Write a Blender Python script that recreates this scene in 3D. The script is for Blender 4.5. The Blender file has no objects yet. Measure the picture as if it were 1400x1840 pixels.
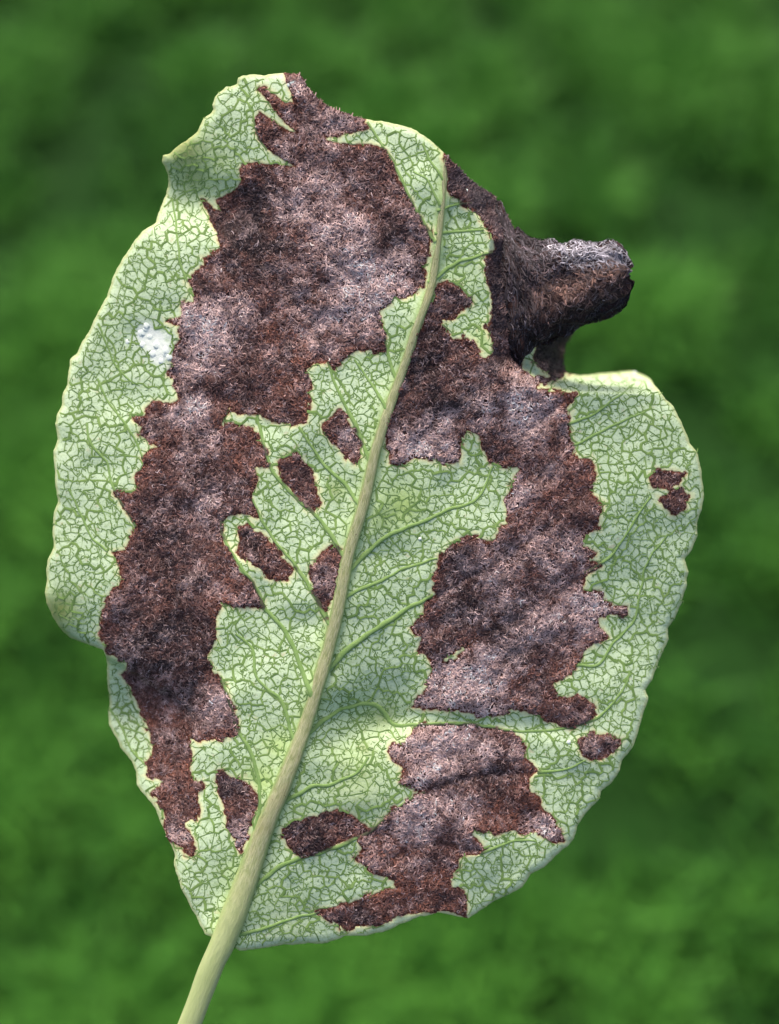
import bpy, math, random
import numpy as np
from mathutils import Matrix, Vector
from mathutils.geometry import delaunay_2d_cdt

# ------------------------------------------------------------------ camera, sky, sun, exposure
S = 5.0e-5            # metres per photograph pixel on the leaf (the leaf is about 6 cm wide)
D = 0.140             # camera to leaf
TILT = math.radians(40)
HOLD = 1.0            # height at which the leaf is held over the lawn
scene = bpy.context.scene
col = scene.collection
ROOT = Matrix.Translation((0, 0, HOLD)) @ Matrix.Rotation(TILT, 4, 'X')

cam = bpy.data.cameras.new('camera')
cam.sensor_fit = 'VERTICAL'
cam.sensor_height = 24.0
cam.sensor_width = 24.0
cam.lens = 12.0 / (1840 * S / 2 / D)
cam.clip_start = 0.005
cam.clip_end = 500
cam.dof.use_dof = True
cam.dof.focus_distance = D + 0.0005
cam.dof.aperture_fstop = 11.5
co = bpy.data.objects.new('camera', cam)
co.location = ROOT @ Vector((0, 0, D))
co.rotation_euler = (TILT, 0, 0)
col.objects.link(co)
scene.camera = co

SUN_EL, SUN_AZ = math.radians(58), math.radians(20)     # azimuth from +Y towards -X
world = bpy.data.worlds.new('World')
scene.world = world
world.use_nodes = True
wn = world.node_tree.nodes
sky = wn.new('ShaderNodeTexSky')
sky.sky_type = 'NISHITA'
sky.sun_disc = False
sky.sun_elevation = SUN_EL
sky.sun_rotation = -SUN_AZ
sky.air_density = 0.4
sky.dust_density = 4.0
sky.ozone_density = 0.2
wn['Background'].inputs[1].default_value = 0.15
world.node_tree.links.new(sky.outputs[0], wn['Background'].inputs[0])
sun = bpy.data.lights.new('sun', 'SUN')
sun.energy = 1.25
sun.angle = math.radians(24)
sun.color = (1.0, 0.91, 0.76)
so = bpy.data.objects.new('sun', sun)
sd = Vector((-math.sin(SUN_AZ) * math.cos(SUN_EL), math.cos(SUN_AZ) * math.cos(SUN_EL), math.sin(SUN_EL)))
so.rotation_euler = sd.to_track_quat('Z', 'Y').to_euler()
so.location = (0, 0, 5)
col.objects.link(so)
vs = scene.view_settings
vs.view_transform = 'Standard'
vs.look = 'None'
vs.exposure = 1.2
vs.gamma = 1
vs.use_curve_mapping = False
scene.cycles.max_bounces = 6

# ------------------------------------------------------------------ helpers
rng = np.random.RandomState(7)

def lin(r, g, b):
    c = np.array([r, g, b], float) / 255
    return np.where(c <= .04045, c / 12.92, ((c + .055) / 1.055) ** 2.4)

def smooth(a, b, x):
    t = np.clip((x - a) / (b - a), 0, 1)
    return t * t * (3 - 2 * t)

def vnoise(u, v, scale, seed):
    tab = np.random.RandomState(seed).rand(256, 256) * 2 - 1
    x, y = np.asarray(u, float) / scale + 1000, np.asarray(v, float) / scale + 1000
    i, j = np.floor(x).astype(int), np.floor(y).astype(int)
    fx, fy = x - i, y - j
    fx, fy = fx * fx * (3 - 2 * fx), fy * fy * (3 - 2 * fy)
    a, b = tab[i & 255, j & 255], tab[(i + 1) & 255, j & 255]
    c, d = tab[i & 255, (j + 1) & 255], tab[(i + 1) & 255, (j + 1) & 255]
    return (a + (b - a) * fx) * (1 - fy) + (c + (d - c) * fx) * fy

def local(u, v, z):
    u, v, z = np.broadcast_arrays(np.asarray(u, float), np.asarray(v, float), np.asarray(z, float))
    k = 1 - z * S / D
    return np.stack([(u - 700) * S * k, (920 - v) * S * k, z * S], -1)

def make(name, V, F, material, parent=None, attrs=None, kind=None, smooth_on=True):
    me = bpy.data.meshes.new(name)
    V = np.asarray(V, np.float32).reshape(-1, 3)
    F = np.asarray(F, np.int32)
    n = F.shape[1]
    me.vertices.add(len(V))
    me.vertices.foreach_set('co', V.ravel())
    me.loops.add(F.size)
    me.loops.foreach_set('vertex_index', F.ravel())
    me.polygons.add(len(F))
    me.polygons.foreach_set('loop_start', np.arange(0, F.size, n, dtype=np.int32))
    me.polygons.foreach_set('use_smooth', np.full(len(F), smooth_on))
    me.update(calc_edges=True)
    for k, a in (attrs or {}).items():
        a = np.asarray(a, np.float32)
        if a.ndim == 1:
            me.attributes.new(k, 'FLOAT', 'POINT').data.foreach_set('value', a)
        elif k == 'col':
            c4 = np.concatenate([a, np.ones((len(a), 1), np.float32)], 1)
            me.attributes.new(k, 'FLOAT_COLOR', 'POINT').data.foreach_set('color', c4.ravel())
        else:
            me.attributes.new(k, 'FLOAT_VECTOR', 'POINT').data.foreach_set('vector', a.ravel())
    me.materials.append(material)
    o = bpy.data.objects.new(name, me)
    if parent:
        o.parent = parent
    if kind:
        o['kind'] = kind
    col.objects.link(o)
    return o

class Nodes:
    def __init__(self, name):
        self.mat = bpy.data.materials.new(name)
        self.mat.use_nodes = True
        self.t = self.mat.node_tree
        self.b = self.t.nodes['Principled BSDF']
    def n(self, kind, **kw):
        nd = self.t.nodes.new('ShaderNode' + kind)
        for k, v in kw.items():
            setattr(nd, k, v)
        return nd
    def l(self, a, b):
        self.t.links.new(a, b)
    def attr(self, name, out='Fac'):
        return self.n('Attribute', attribute_name=name).outputs[out]
    def noise(self, scale, detail=3, rough=.6, vec=None, out='Fac'):
        nd = self.n('TexNoise')
        nd.inputs['Scale'].default_value = scale
        nd.inputs['Detail'].default_value = detail
        nd.inputs['Roughness'].default_value = rough
        self.l(vec or self.n('TexCoord').outputs['Object'], nd.inputs['Vector'])
        return nd.outputs[out]
    def ramp(self, x, lo, hi, a=0., b=1.):
        nd = self.n('MapRange', interpolation_type='SMOOTHSTEP')
        self.l(x, nd.inputs['Value'])
        for k, val in zip(('From Min', 'From Max', 'To Min', 'To Max'), (lo, hi, a, b)):
            nd.inputs[k].default_value = val
        return nd.outputs[0]
    def mix(self, f, a, b, mode='MIX'):
        nd = self.n('Mix', data_type='RGBA', blend_type=mode)
        for x, s in ((f, nd.inputs[0]), (a, nd.inputs[6]), (b, nd.inputs[7])):
            if hasattr(x, 'links'):
                self.l(x, s)
            elif np.ndim(x) == 0:
                s.default_value = x
            else:
                s.default_value = (*x, 1)
        return nd.outputs[2]
    def math(self, op, a, b):
        nd = self.n('Math', operation=op)
        for x, s in ((a, nd.inputs[0]), (b, nd.inputs[1])):
            if hasattr(x, 'links'):
                self.l(x, s)
            else:
                s.default_value = x
        return nd.outputs[0]
    def bump(self, h, dist, strength=1.):
        nd = self.n('Bump')
        nd.inputs['Distance'].default_value = dist
        nd.inputs['Strength'].default_value = strength
        self.l(h, nd.inputs['Height'])
        self.l(nd.outputs[0], self.b.inputs['Normal'])
    def done(self, colour, rough=.6, spec=.3):
        if hasattr(colour, 'links'):
            self.l(colour, self.b.inputs['Base Color'])
        else:
            self.b.inputs['Base Color'].default_value = (*colour, 1)
        if hasattr(rough, 'links'):
            self.l(rough, self.b.inputs['Roughness'])
        else:
            self.b.inputs['Roughness'].default_value = rough
        self.b.inputs['Specular IOR Level'].default_value = spec
        return self.mat

# ------------------------------------------------------------------ materials
PX = S                      # one photograph pixel in metres
m = Nodes('leaf_underside')
edge, les, yel, oli, whi, cell, ven = [m.attr(k) for k in ('edge', 'les', 'yel', 'oli', 'whi', 'cell', 'ven')]
base = m.mix(m.noise(1 / (60 * PX), 3), lin(184, 208, 163), lin(203, 220, 186))
base = m.mix(m.ramp(m.noise(1 / (9 * PX), 2), .52, .72, 0, .5), base, lin(154, 178, 116))
base = m.mix(m.ramp(m.noise(1 / (3.2 * PX), 2), .50, .74, 0, .6), base, lin(118, 146, 98))
base = m.mix(m.ramp(m.noise(1 / (14 * PX), 2, .5), .64, .78, 0, .40), base, lin(190, 165, 130))
base = m.mix(m.math('MULTIPLY', yel, .75), base, lin(168, 196, 96))
base = m.mix(m.math('MULTIPLY', oli, .8), base, lin(120, 132, 56))
base = m.mix(m.ramp(ven, 0, 3.2, .5, 0), base, lin(140, 168, 102))
base = m.mix(m.ramp(edge, 1, 7, .6, 0), base, lin(178, 184, 116))
base = m.mix(m.ramp(les, 0, 11, .85, 0), base, lin(214, 216, 160))
base = m.mix(m.ramp(m.math('ADD', les, m.math('MULTIPLY', m.noise(1 / (5 * PX), 2), 6.0)), 2.0, 6.5, .85, 0), base, lin(128, 82, 58))
base = m.mix(whi, base, lin(232, 238, 226))
m.bump(m.noise(1 / (5 * PX), 4), 1.4 * PX, .5)
M_BLADE = m.done(base, .62, .2)

m = Nodes('vein_green')
c = m.mix(m.noise(1 / (30 * PX), 3), lin(112, 144, 74), lin(138, 164, 96))
M_VEIN = m.done(m.mix(m.attr('dark'), c, lin(90, 120, 66)), .7, .12)

m = Nodes('side_vein_green')
c = m.mix(m.noise(1 / (12 * PX), 4), lin(104, 140, 70), lin(146, 172, 106))
c = m.mix(m.ramp(m.attr('les'), -2, 5, .9, 0), c, lin(74, 66, 58))
m.bump(m.noise(1 / (6 * PX), 3), 1.0 * PX, .5)
M_SIDE = m.done(c, .65, .15)

m = Nodes('midrib_pale')
fl = m.attr('flow', 'Vector')
c = m.mix(m.ramp(m.noise(3.0, 5, .75, fl), .34, .64), lin(142, 152, 94), lin(203, 202, 158))
c = m.mix(m.ramp(m.math('ADD', m.attr('side'), m.math('MULTIPLY', m.noise(1 / (16 * PX), 3), .5)), .8, 1.25), c, lin(150, 174, 106))
c = m.mix(m.ramp(m.noise(1 / (70 * PX), 2), .5, .75, 0, .45), c, lin(182, 172, 126))
c = m.mix(m.ramp(m.noise(1 / (7 * PX), 2), .68, .76, 0, .8), c, lin(96, 84, 50))
c2 = m.mix(m.noise(.8, 4, .6, fl), lin(160, 178, 108), lin(196, 206, 150))
c = m.mix(m.attr('stalk'), c, c2)
m.bump(m.noise(3.0, 5, .75, fl), 5 * PX, .8)
M_RIB = m.done(c, .6, .22)

m = Nodes('dead_tissue')
c = m.mix(m.noise(1 / (22 * PX), 4), lin(50, 35, 34), lin(84, 58, 52))
c = m.mix(m.attr('rim'), c, lin(98, 56, 42))
c = m.mix(m.attr('char_shade'), c, lin(30, 26, 27))  # shade of the hollow and the tip's charcoal tone, darkened into the colour
m.bump(m.noise(1 / (7 * PX), 5), 5 * PX, .8)
M_DEAD = m.done(c, .85, .2)

m = Nodes('felt_fibre')
M_FELT = m.done(m.attr('col', 'Color'), .75, .25)

m = Nodes('white_wax')
M_WAX = m.done(m.mix(m.noise(1 / (8 * PX), 3), lin(222, 234, 218), lin(238, 243, 234)), .7, .3)

# ------------------------------------------------------------------ outlines traced on the leaf
def poly(s):
    a = np.array([float(x) for x in s.replace(',', ' ').split()])
    return a.reshape(-1, 2)

OUT = poly('''400,1690 369,1679 346,1636 326,1597 314,1556 313,1533 296,1493 278,1451 258,1424 246,1412 244,1388 238,1368 217,1343 197,1303
195,1286 197,1250 192,1218 194,1193 192,1180 185,1168 156,1157 128,1146 113,1136 96,1111 84,1084 81,1066 84,1038 84,1021 87,1005 96,985 95,953
97,921 105,903 99,874 98,846 96,810 103,788 99,760 103,742 112,728 113,706 122,692 123,667 126,646 138,635 146,617 158,599 171,574 176,560
192,533 203,496 222,464 243,431 258,415 280,400 288,373 299,348 302,326 301,309 292,291 294,279 305,276 314,266 335,253 354,238 365,214 376,206
383,197 381,189 386,174 397,163 406,155 414,156 426,151 428,140 436,135 444,136 457,133 474,135 491,132 513,130 537,133 547,141 552,156 571,175
592,193 631,207 656,214 688,219 722,226 739,229 760,243 771,251 799,276 820,295 846,323 868,340 887,351 898,366 916,392 922,410 940,440 962,520
1000,575 1034,588 1019,614 1013,641 1014,660 1020,673 1050,674 1095,670 1135,667 1160,675 1168,680 1182,699 1196,716 1211,731 1225,759 1239,795 1253,813
1259,841 1265,881 1261,916 1252,941 1253,963 1244,988 1229,1005 1237,1027 1234,1050 1225,1082 1213,1110 1200,1129 1201,1148 1186,1183 1171,1224
1160,1240 1165,1253 1157,1278 1146,1316 1137,1342 1118,1367 1114,1384 1099,1407 1080,1422 1076,1437 1053,1460 1040,1479 1032,1506 1018,1521
996,1540 977,1559 954,1571 939,1593 912,1609 886,1620 859,1639 842,1649 823,1646 788,1640 751,1648 723,1660 691,1674 657,1680 620,1681 606,1688
588,1694 537,1697 508,1697 480,1703 431,1708''')

L1 = poly('''505,110 513,131 517,150 531,189 510,182 492,171 478,156 465,157 464,161 474,171 488,193 506,211 528,232 534,238 513,236 496,221 474,207
466,202 460,214 458,229 465,246 478,264 503,282 533,300 503,295 481,295 460,293 436,296 432,305 436,321 428,336 413,350 387,359 393,368 403,382
385,375 364,359 371,378 383,403 396,428 402,448 391,455 364,463 364,485 346,493 337,503 347,528 346,543 324,548 325,568 299,575 324,585 321,599
328,615 315,624 308,649 306,667 313,696 319,717 306,726 278,721 264,735 260,747 238,749 254,767 248,780 271,796 293,802 260,817 255,823 264,835
256,846 246,857 248,874 235,885 208,886 221,906 246,946 233,953 237,971 228,985 200,992 208,1003 216,1020 217,1037 213,1052 197,1071 192,1084
183,1094 184,1111 189,1119 179,1127 176,1140 189,1153 191,1170 206,1181 228,1192 226,1202 215,1212 235,1238 245,1265 261,1288 267,1315 279,1343
274,1361 263,1373 261,1388 274,1398 293,1406 290,1414 274,1427 288,1446 298,1458 298,1480 306,1507 313,1519 329,1523 336,1535 350,1543 347,1516
337,1489 334,1477 354,1473 355,1423 366,1416 361,1407 345,1398 343,1379 345,1352 334,1320 341,1325 361,1338 366,1334 379,1329 398,1329 414,1325
427,1320 425,1302 420,1274 411,1247 398,1226 379,1199 375,1178 379,1171 388,1150 390,1104 399,1088 474,1091 463,1064 446,1039 431,1028 410,992
399,960 398,936 410,928 438,922 463,928 456,906 453,892 460,864 458,842 484,838 476,810 467,792 456,771 435,765 403,764 401,755 412,735 431,744
456,742 461,735 471,753 496,756 524,764 551,755 557,721 553,667 564,656 589,649 600,663 618,649 643,628 671,631 694,631 686,588 678,556 694,548
711,532 724,531 748,528 756,515 766,480 774,440 774,419 766,406 746,378 731,350 714,320 706,292 689,266 667,258 650,262 614,258 588,254 584,247
611,246 616,241 635,238 662,230 655,221 660,200 600,170 560,120''')
L3 = poly('''799,270 799,286 803,303 805,343 812,351 823,358 846,377 868,399 883,421 887,447 872,460 869,467 875,496 886,525 889,551 879,574 876,588
883,611 885,633 873,648 857,633 853,622 842,607 816,607 797,592 788,585 794,577 816,570 827,559 846,541 835,525 827,514 805,507 790,510 784,517
770,560 747,615 717,690 702,750 694,785 696,806 703,831 728,835 743,824 768,821 793,831 826,833 829,810 829,781 839,774 861,778 868,806 879,832
896,836 921,841 933,843 921,866 918,884 908,906 916,941 903,945 893,973 868,973 853,964 821,972 804,984 791,1000 787,1021 780,1050 783,1068
762,1086 759,1110 744,1128 755,1146 752,1175 766,1179 775,1193 780,1204 766,1236 751,1257 740,1271 755,1272 784,1270 812,1277 862,1286 908,1282
928,1273 958,1281 977,1289 1003,1301 1026,1310 1049,1304 1072,1285 1064,1262 1042,1251 1019,1255 1000,1251 992,1232 1003,1221 1034,1202 1034,1190
1049,1171 1080,1152 1091,1145 1076,1126 1072,1110 1098,1106 1118,1109 1129,1099 1127,1089 1102,1089 1084,1085 1083,1065 1048,1061 1051,1042
1054,1031 1079,1016 1061,1006 1071,995 1043,983 1050,957 1075,949 1082,906 1064,891 1061,881 1068,863 1068,834 1061,824 1029,825 1029,799 1020,763
1018,741 1029,720 1034,706 1021,704 993,702 968,702 971,691 993,685 1008,676 1040,660 1060,600 960,380 860,300 820,270''')
L4 = poly('''746,1306 763,1301 794,1301 828,1304 878,1308 920,1316 931,1327 942,1346 947,1365 969,1386 950,1398 954,1419 969,1438 973,1457 996,1476
1007,1491 1013,1510 992,1512 973,1498 958,1491 942,1498 923,1491 889,1498 859,1491 848,1498 874,1525 863,1533 825,1540 823,1559 810,1567 813,1594
832,1601 838,1620 839,1652 823,1644 788,1637 751,1640 723,1646 697,1655 674,1660 637,1663 623,1675 617,1674 609,1663 591,1651 566,1638 594,1635
617,1625 657,1611 686,1603 714,1597 711,1580 686,1574 663,1560 640,1543 651,1526 646,1509 640,1506 609,1514 580,1528 548,1540 528,1537 517,1520
508,1505 508,1491 531,1477 560,1468 594,1460 617,1460 640,1471 652,1483 666,1494 680,1483 708,1454 737,1437 763,1422 723,1411 718,1406 726,1383
723,1371 703,1363 698,1351 706,1337 729,1331 737,1317''')
ISL = [poly(s) for s in (
'611,738 625,749 636,774 650,799 651,824 636,835 618,817 600,799 583,776 581,763 600,749',
'496,828 528,816 546,828 564,853 571,881 575,903 564,921 550,910 532,889 510,864 503,848',
'428,949 446,938 457,953 475,956 486,974 507,999 532,1024 518,1042 496,1046 471,1028 446,1010 428,996 432,970',
'588,981 598,974 613,988 613,1004 607,1029 598,1065 586,1109 579,1099 563,1065 558,1038 561,1008 573,1001',
'393,1384 402,1384 418,1398 443,1405 455,1421 468,1437 462,1457 453,1480 443,1510 434,1528 425,1516 409,1484 409,1459 393,1423 386,1402',
'1167,856 1177,847 1204,847 1230,850 1220,872 1206,880 1190,880 1171,876', '1194,892 1208,884 1224,876 1237,895 1229,916 1214,926 1199,914 1182,892',
'1038,1331 1055,1317 1091,1320 1121,1330 1099,1350 1083,1369 1061,1365 1045,1358')]
LES = [L1, L3, L4] + ISL
HOLES = [poly('931,650 945,628 968,608 957,640 960,652 975,665 990,677 960,677 940,664'), poly('798,1188 806,1176 826,1168 841,1164 828,1174 812,1186')]

# ------------------------------------------------------------------ fields on a fine grid
G = 2.1
U0, V0 = 70.0, 118.0
NU, NV = int((1280 - U0) / G) + 1, int((1722 - V0) / G) + 1
gu, gv = np.meshgrid(U0 + G * np.arange(NU), V0 + G * np.arange(NV))       # [row v, col u]

def signed(P, cap=42.0):
    """negative inside polygon P, capped distance"""
    d2 = np.full(gu.shape, cap * cap)
    par = np.zeros(gu.shape, bool)
    for a, b in zip(P, np.roll(P, -1, 0)):
        c0, c1 = int((min(a[0], b[0]) - cap - U0) / G), int((max(a[0], b[0]) + cap - U0) / G) + 2
        r0, r1 = int((min(a[1], b[1]) - cap - V0) / G), int((max(a[1], b[1]) + cap - V0) / G) + 2
        sl = (slice(max(r0, 0), max(r1, 0)), slice(max(c0, 0), max(c1, 0)))
        x, y = gu[sl] - a[0], gv[sl] - a[1]
        e = b - a
        t = np.clip((x * e[0] + y * e[1]) / (e @ e), 0, 1)
        d2[sl] = np.minimum(d2[sl], (x - t * e[0]) ** 2 + (y - t * e[1]) ** 2)
        if a[1] != b[1]:
            ra, rb = sorted(((a[1] - V0) / G, (b[1] - V0) / G))
            rows = np.arange(max(0, math.ceil(ra)), min(NV, math.ceil(rb)))
            if len(rows):
                vx = a[0] + (V0 + rows * G - a[1]) * e[0] / e[1]
                par[rows] ^= gu[rows] < vx[:, None]
    return np.where(par, -1, 1) * np.sqrt(d2)

# areoles: hexagonal jittered seeds
SP, RH = 15.8, 13.8
nr, nc = int(1780 / RH) + 8, int(1360 / SP) + 8
jr = np.random.RandomState(5)
sx = (np.arange(nc)[None, :] + .5 * (np.arange(nr)[:, None] % 2) - 2) * SP + jr.uniform(-.41, .41, (nr, nc)) * SP
sy = (np.arange(nr)[:, None] - 2) * RH + jr.uniform(-.41, .41, (nr, nc)) * RH + 0 * sx
gone = jr.rand(nr, nc) < .08
warp = lambda u, v: (5 * vnoise(u, v, 33, 31) + 2.6 * vnoise(u, v, 11, 33), 5 * vnoise(u, v, 33, 32) + 2.6 * vnoise(u, v, 11, 34))
wu, wv = warp(gu, gv)
qu, qv = gu + wu, gv + wv
r = np.floor(qv / RH).astype(int) + 2
F1 = np.full(gu.shape, 1e9); F2 = F1.copy(); NEAR = np.zeros(gu.shape, int)
c = np.floor(qu / SP).astype(int) + 2
for dr in (-2, -1, 0, 1, 2):
    for dc in (-2, -1, 0, 1, 2):
        ri, ci = np.clip(r + dr, 0, nr - 1), np.clip(c + dc, 0, nc - 1)
        d = np.hypot(sx[ri, ci] - qu, sy[ri, ci] - qv) + 1e6 * gone[ri, ci]
        F2 = np.minimum(F2, np.maximum(F1, d))
        NEAR = np.where(d < F1, ri * nc + ci, NEAR)
        F1 = np.minimum(F1, d)
cell_push = np.random.RandomState(6).uniform(-4.4, 3.6, nr * nc)[NEAR] * (.25 + .75 * smooth(330, 400, gv))       # dead tissue stops at vein borders
serr = 1.6 * vnoise(gu, gv, 16, 3) + 1.0 * vnoise(gu, gv, 7, 4)
f_out = -signed(OUT) + serr * .7
dl = np.stack([signed(P) for P in LES])
for h in HOLES:
    dl[1] = np.maximum(dl[1], -signed(h))
owner = dl.argmin(0)
f_les = dl.min(0) - .6 + cell_push + 1.6 * vnoise(gu, gv, 15, 11) + 2.0 * vnoise(gu, gv, 6, 12)

MID = poly('''150,2220 250,2030 308,1910 341,1840 379,1740 402,1690 436,1600 471,1500 512,1400 549,1300 580,1200 606,1100 625,1000 654,903 675,810 697,738 729,649
748,588 775,514 789,418 797,340 800,284''')
MHW = np.array([20, 20, 20, 20.5, 21.5, 23, 20.5, 17.5, 15, 13, 12, 11.5, 11, 10.5, 9.5, 9, 8, 7.5, 7, 6, 5, 3])
umid = lambda v: np.interp(v, MID[::-1, 1], MID[::-1, 0])

def seg(u, v, a, b):
    ax, ay = a
    ex, ey = b[0] - ax, b[1] - ay
    L = math.hypot(ex, ey)
    t = ((u - ax) * ex + (v - ay) * ey) / L
    n = (-(u - ax) * ey + (v - ay) * ex) / L
    return n, t / L, L

def win(t, soft=.2):
    return smooth(-soft, soft, t) * smooth(1 + soft, 1 - soft, t)

def base_z(u, v, fo):
    d = (u - umid(v)) * .93
    z = -.13 * (np.sqrt(d * d + 225) - 15)
    z += 7 * np.exp(-(d / 24) ** 2) - 4 * np.exp(-((d - 17) / 9) ** 2)
    z -= 5.5 * np.clip(1 - fo / 16, 0, 1.3) ** 2
    z += 11 * vnoise(u, v, 230, 21) + 6 * vnoise(u, v, 95, 22) + 2.6 * vnoise(u, v, 40, 23)
    # valley where the blade is pinched at a side vein
    n, t, L = seg(u, v, (580, 1325), (735, 1283))
    z -= 30 * win(t, .35) * np.where(n < 0, np.exp(-(n / 66) ** 2), np.exp(-(n / 40) ** 2))
    n, t, L = seg(u, v, (720, 1295), (1050, 1306))
    z -= 9 * win(t) * np.where(n < 0, np.exp(-(n / 26) ** 2), np.exp(-(n / 22) ** 2))
    # pleat below the upper left tooth
    n, t, L = seg(u, v, (270, 345), (470, 388))
    z -= 36 * win(t, .3) * np.where(n < 0, np.exp(-(n / 56) ** 2), np.exp(-(n / 48) ** 2))
    # left lobe folded over the lower blade
    n, t, L = seg(u, v, (150, 1152), (340, 1268))
    w = smooth(1.25, .55, t) * smooth(-.9, -.2, t)
    z -= w * np.where(n > 0, 34 * smooth(-2, 9, n) * np.exp(-np.clip(n, 0, None) / 190), 0)
    z -= w * np.where(n < 0, 26 * np.exp(n / 30), 26 * np.exp(-n / 60))
    # lower left margin leaning back
    z -= .35 * np.clip(430 - u - .25 * (v - 1200), 0, None) * smooth(1180, 1300, v)
    # right of the tip: the blade turns away before it rolls up
    ur = np.interp(v, [270, 330, 380, 430, 470, 560, 640, 680], [802, 815, 850, 882, 874, 886, 882, 900])
    w = smooth(255, 320, v) * smooth(700, 640, v)
    z -= w * 1.35 * np.clip(u - ur, 0, 85)
    w = smooth(708, 668, v) * smooth(540, 600, v)
    z -= w * 2.6 * np.clip(u - 962, 0, 120)
    z -= 14 * smooth(715, 672, v) * smooth(980, 1040, u)
    # raised cushion beside some veins
    for (x, y, r, h) in ((445, 1020, 38, 10), (400, 1255, 40, 12), (640, 430, 110, 16), (690, 910, 70, 9), (880, 1000, 90, 12), (800, 1480, 80, 9),
                         (1160, 880, 80, 8), (180, 800, 90, 10), (760, 330, 30, 6), (905, 690, 26, 9)):
        z += h * np.exp(-((u - x) ** 2 + (v - y) ** 2) / r ** 2)
    return z

FURROW = [poly(t) for t in ('462,744 445,650 405,560 350,500', '398,936 372,870 335,760 312,660', '589,650 560,580 500,500 420,440 385,395', '684,585 650,515 580,440 510,370 470,310',
    '773,440 700,400 620,320 560,240 520,160', '886,838 930,790 985,745 1025,715', '778,1069 840,1040 920,990 1000,930 1065,870', '787,1003 830,960', '1050,1030 985,1075 900,1125 815,1175',
    '764,1422 820,1400 900,1392 965,1387', '740,800 800,740 860,700 930,680', '715,720 780,660 840,620', '396,1214 370,1160 330,1090 290,1010 246,946', '240,1230 300,1330 330,1440 340,1530',
    '380,1190 340,1260 345,1330', '860,1530 800,1510 740,1530 690,1560', '900,1280 880,1230 920,1180 1000,1150', '560,300 600,220', '480,1000 440,960')]
fd = np.full(gu.shape, 60.0)
for Pf in FURROW:
    Pf = np.stack([np.interp(np.linspace(0, 1, 24), np.linspace(0, 1, len(Pf)), Pf[:, i_]) for i_ in (0, 1)], 1)
    Pf = Pf + 5 * np.stack([vnoise(Pf[:, 0], Pf[:, 1], 40, 44), vnoise(Pf[:, 0], Pf[:, 1], 40, 45)], 1)
    for a, b in zip(Pf[:-1], Pf[1:]):
        c0, c1 = max(int((min(a[0], b[0]) - 60 - U0) / G), 0), max(int((max(a[0], b[0]) + 60 - U0) / G) + 2, 0)
        r0, r1 = max(int((min(a[1], b[1]) - 60 - V0) / G), 0), max(int((max(a[1], b[1]) + 60 - V0) / G) + 2, 0)
        x, y = gu[r0:r1, c0:c1] - a[0], gv[r0:r1, c0:c1] - a[1]
        e = b - a
        t = np.clip((x * e[0] + y * e[1]) / (e @ e), 0, 1)
        fd[r0:r1, c0:c1] = np.minimum(fd[r0:r1, c0:c1], np.hypot(x - t * e[0], y - t * e[1]))
zb = base_z(gu, gv, f_out)
zb = zb - smooth(0, -10, f_les) * ((2.6 + 2 * vnoise(gu, gv, 70, 47)) * np.exp(-(fd / 9) ** 2) - 1.5 * np.exp(-((fd - 30) / 18) ** 2) - 4 * vnoise(gu, gv, 34, 46))

cellf = smooth(3, 10, F2 - F1)
green = smooth(-1, 3, f_les)
mid_w = smooth(16, 34, np.abs(gu - umid(gv)))
zf = zb + .22 * cellf * green * mid_w - .8 * (1 - green)

def blob(lst, u, v):
    a = np.zeros(np.shape(u))
    for (x, y, rr, h) in lst:
        a = np.maximum(a, h * np.exp(-((u - x) ** 2 + (v - y) ** 2) / rr ** 2))
    return a
YEL = [(720, 910, 42, 1), (690, 930, 35, .8), (470, 1400, 36, .9), (500, 1340, 34, .8), (450, 1470, 28, .8), (430, 1570, 40, .6), (100, 1100, 40, .6),
       (350, 300, 60, .5), (610, 880, 22, .6), (200, 1190, 20, .3), (640, 1380, 60, .4), (660, 1290, 50, .4), (820, 500, 60, .3), (870, 610, 30, .7)]
OLI = [(330, 268, 40, .95), (345, 320, 34, .6), (108, 1095, 30, 1), (110, 1130, 24, .5), (395, 290, 28, .35), (600, 880, 14, .6), (690, 1285, 26, .6), (655, 1345, 12, .7), (650, 1390, 10, .7),  # olive tints; those at the pleat and pinched valley also paint their shade
       (545, 1460, 20, .4), (1130, 700, 16, .3), (640, 1430, 60, .3), (520, 1650, 50, .3)]
WHI = [(266, 604, 22, 2.6), (282, 622, 25, 2.8), (295, 640, 17, 2.4), (520, 142, 14, .7), (535, 140, 12, .5)]
rib_d = np.abs(gu - umid(gv)) * .93 - np.interp(gv, MID[::-1, 1], MHW[::-1])
ATT = dict(edge=f_out, les=f_les, yel=np.maximum(blob(YEL, gu, gv), .75 * np.exp(-np.clip(rib_d, 0, None) / 9)), oli=blob(OLI, gu, gv), whi=np.clip(blob(WHI, gu, gv) * (.7 + .6 * vnoise(gu, gv, 10, 61)) * (.7 + .3 * cellf), 0, .95),
           cell=cellf, ven=(F2 - F1))

def sample(A, u, v):
    x, y = np.clip((np.asarray(u) - U0) / G, 0, NU - 1.001), np.clip((np.asarray(v) - V0) / G, 0, NV - 1.001)
    i, j = x.astype(int), y.astype(int)
    fx, fy = x - i, y - j
    return (A[j, i] * (1 - fx) + A[j, i + 1] * fx) * (1 - fy) + (A[j + 1, i] * (1 - fx) + A[j + 1, i + 1] * fx) * fy

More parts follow.
